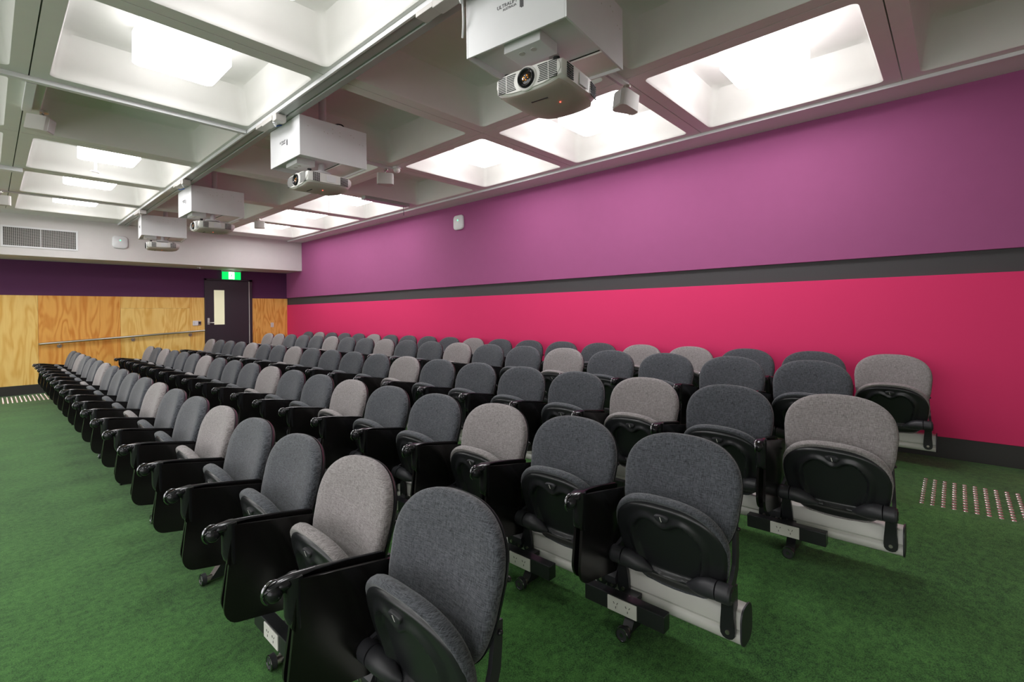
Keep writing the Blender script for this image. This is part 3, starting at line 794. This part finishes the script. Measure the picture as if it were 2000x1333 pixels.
    b = bmesh.new()
    for (dy, dz, r) in ((-.010, .010, .008), (.010, .004, .009), (-.002, -.012, .007), (.014, -.010, .005), (-.016, -.004, .005)):
        bmesh.ops.create_uvsphere(b, u_segments=10, v_segments=6, radius=1, matrix=Matrix.Translation((fx-.0155, ly+dy, lz+dz)) @ Matrix.Diagonal((.004, r, r, 1)))
    link('lens_reflection', b, AMB, lr, 60)  # amber blobs modelled on the glass to imitate its reflections
    # side vents (near side)
    for s in (-1, 1):
        for (x0, c0) in ((-.17, 4), (.10, 5)):
            b = bmesh.new()
            for q in range(c0):
                for k in range(7):
                    x = x0+q*.017; z = -.022-.0115*k; yy = s*(.2165 if x < .1 else .2165-.012*((x-.05)/.1)**1.5)
                    box(b, x-.0062, x+.0062, yy-.002, yy+.002, z-.0032, z+.0032)
            link('side_vent', b, DARK, t)
        b = bmesh.new(); box(b, -.045, .045, s*.2165-.0015, s*.2165+.0015, -.085, -.025, .001); link('side_label', b, WMET, t)
    for (x, y) in ((-.18, -.155), (-.18, .165), (.16, .0)):
        b = bmesh.new(); cyl(b, (x, y, 0), (x, y, .010), .014, n=14); cyl(b, (x, y, .010), (x, y, .020), .018, n=14); link('foot', b, DARK, t, 40)
    mt = Matrix.Translation((-.12, .0, -.1400)) @ Matrix.Rotation(R(-90), 4, 'Z') @ Matrix.Rotation(R(180), 4, 'X')
    b = bmesh.new(); cyl(b, (-.02, -.08, -.1365), (-.02, -.08, -.141), .004, n=10); link('status_light', b, LEDR, t)
    txt('PROJECTOR', .016, INK, t, mt, 'maker_lettering') if False else None
    b = bmesh.new()
    for k in range(12): box(b, -.118, -.108, -.055+.009*k, -.049+.009*k, -.1405, -.1370)
    link('maker_lettering', b, INK, t)
    return t
def setp(o, label): o['label'] = label
l1 = build_lift((2.165, 1.700, 2.815), R(6)); setp(l1, 'nearest and largest white projector lift cabinet, cut by the top edge')
l2 = dup(l1, (2.185, 4.515, 2.813), 0); setp(l2, 'second white projector lift cabinet, hung at centre left')
l3 = dup(l1, (2.185, 7.80, 2.813), 0); setp(l3, 'third white projector lift cabinet from the camera')
l4 = dup(l1, (2.16, 10.50, 2.813), R(-6)); setp(l4, 'farthest white projector lift cabinet, in front of the bulkhead')
p1 = build_projector((2.19, 1.70, 2.722), R(6)); setp(p1, 'large white projector with amber lens under the nearest lift')
p2 = dup(p1, (2.20, 4.515, 2.735), 0); setp(p2, 'white projector under the second lift')
p3 = dup(p1, (2.20, 7.80, 2.735), 0); setp(p3, 'white projector under the third lift')
p4 = dup(p1, (2.16, 10.5, 2.735), R(-6)); setp(p4, 'farthest white projector, small in front of the bulkhead')
cable('power_cable', [(2.28, 4.46, 3.166), (2.30, 4.43, 3.25), (2.36, 4.38, 3.25), (2.385, 4.36, 3.175)], DARK, 'black cable looping on top of second projector lift')
cable('data_cable', [(1.80, 4.62, 3.160), (1.815, 4.60, 3.15), (1.840, 4.58, 3.16), (1.88, 4.57, 3.172)], BLUE, 'short blue cable from the channel to second projector lift', .005)
cable('data_cable', [(1.80, 7.84, 3.160), (1.815, 7.82, 3.15), (1.840, 7.80, 3.16), (1.88, 7.79, 3.172)], BLUE, 'short blue cable from the channel to third projector lift', .005)

def speaker(loc, rz, label, s=1.0, tilt=0):
    t = empty('wall_speaker', loc, label, 'speaker', 'small hanging speakers', rz)
    b = bmesh.new()
    o = [(-.035, -.075), (-.06, -.07), (-.075, -.05), (-.075, .05), (-.06, .07), (-.035, .075), (.10, .035), (.11, .02), (.11, -.02), (.10, -.035)]
    T = Matrix.Rotation(tilt, 4, 'Y')
    vs = extrude_poly(b, [(x*s, y*s, -.19*s) for x, y in o], (0, 0, .13*s)); bmesh.ops.transform(b, matrix=T, verts=b.verts[:]); link('cabinet', b, GREY, t, 30)
    b = bmesh.new(); box(b, -.078*s, -.074*s, -.05*s, .05*s, -.18*s, -.07*s, .001); bmesh.ops.transform(b, matrix=T, verts=b.verts[:]); link('front_grille', b, WMET, t)
    b = bmesh.new(); tube(b, [(0, 0, -.065*s), (.01, 0, -.03), (0, 0, 0)], .010, 8); cyl(b, (0, 0, -.02), (0, 0, 0), .03, n=14); link('bracket', b, STL, t, 40)
    return t
speaker((3.40, 1.88, 3.17), R(-25), 'grey wedge speaker between nearest projector and lit coffers', 1.0, R(8))
speaker((3.30, 5.08, 3.17), R(160), 'pale speaker peeping out right of second projector', 1.0)
speaker((.35, 5.72, 3.18), R(150), 'pale wedge speaker hanging at far left below the ceiling channel', .95, R(-10))
speaker((3.36, 9.30, 3.17), R(-20), 'small speaker before farthest lit coffer by the purple wall', .9)
speaker((.14, 9.70, 3.17), R(-20), 'pale speaker cut by the left edge of the picture', 1.0)
lb = empty('speaker_rail', (.245, 5.10, ZC), 'white bracket rail on the rib leading to the left hanging speaker', 'bracket')
b = bmesh.new(); box(b, -.03, .03, 0, .72, -.03, 0, .003); link('rail', b, WMET, lb)
sn = empty('motion_sensor', (3.41, 5.02, ZC), 'small white round motion sensor at the rib crossing in mid ceiling', 'sensor')
b = bmesh.new(); cyl(b, (0, 0, 0), (0, 0, -.02), .055, .05); link('base', b, WMET, sn, 40)
b = bmesh.new(); bmesh.ops.create_uvsphere(b, u_segments=20, v_segments=10, radius=1, matrix=Matrix.Translation((0, 0, -.03)) @ Matrix.Diagonal((.043, .043, .04, 1))); link('dome', b, OUT, sn, 60)
def wallbox(loc, dx, dy, dz, label, name='sensor_box'):
    t = empty(name, loc, label, 'box'); b = bmesh.new(); box(b, -dx/2, dx/2, -dy/2, dy/2, -dz, 0, .004); link('body', b, WMET, t)
    return t
wallbox((.16, 8.22, ZC), .30, .10, .05, 'flat white box on the ceiling rib at far left', 'junction_box')
def pendant(loc, label):
    t = empty('pendant_sensor', loc, label, 'sensor', 'thin pendant rods under the ceiling')
    b = bmesh.new(); cyl(b, (0, 0, 0), (0, 0, -.40), .012, n=10); link('rod', b, WMET, t, 40)
    b = bmesh.new(); cyl(b, (-.05, -.05, -.405), (.03, .03, -.395), .009, n=8); link('cross_bar', b, GREY, t, 40)
pendant((.90, 7.55, 3.55), 'thin white rod hanging in the second lit coffer at left')
pendant((3.93, 7.75, 3.55), 'thin white rod hanging in a lit coffer right of second projector')
pb = empty('display_panel', (4.30, 6.60, ZC), 'flat grey strip fixture with cord under the rib by the purple wall', 'fixture')
b = bmesh.new(); box(b, -.42, .38, -.06, .06, -.045, 0, .004); link('body', b, TRAYM, pb)
b = bmesh.new(); tube(b, [(.30, 0, -.04), (.305, 0, -.13), (.31, 0, -.19)], .004, 6); link('pull_cord', b, DARK, pb)
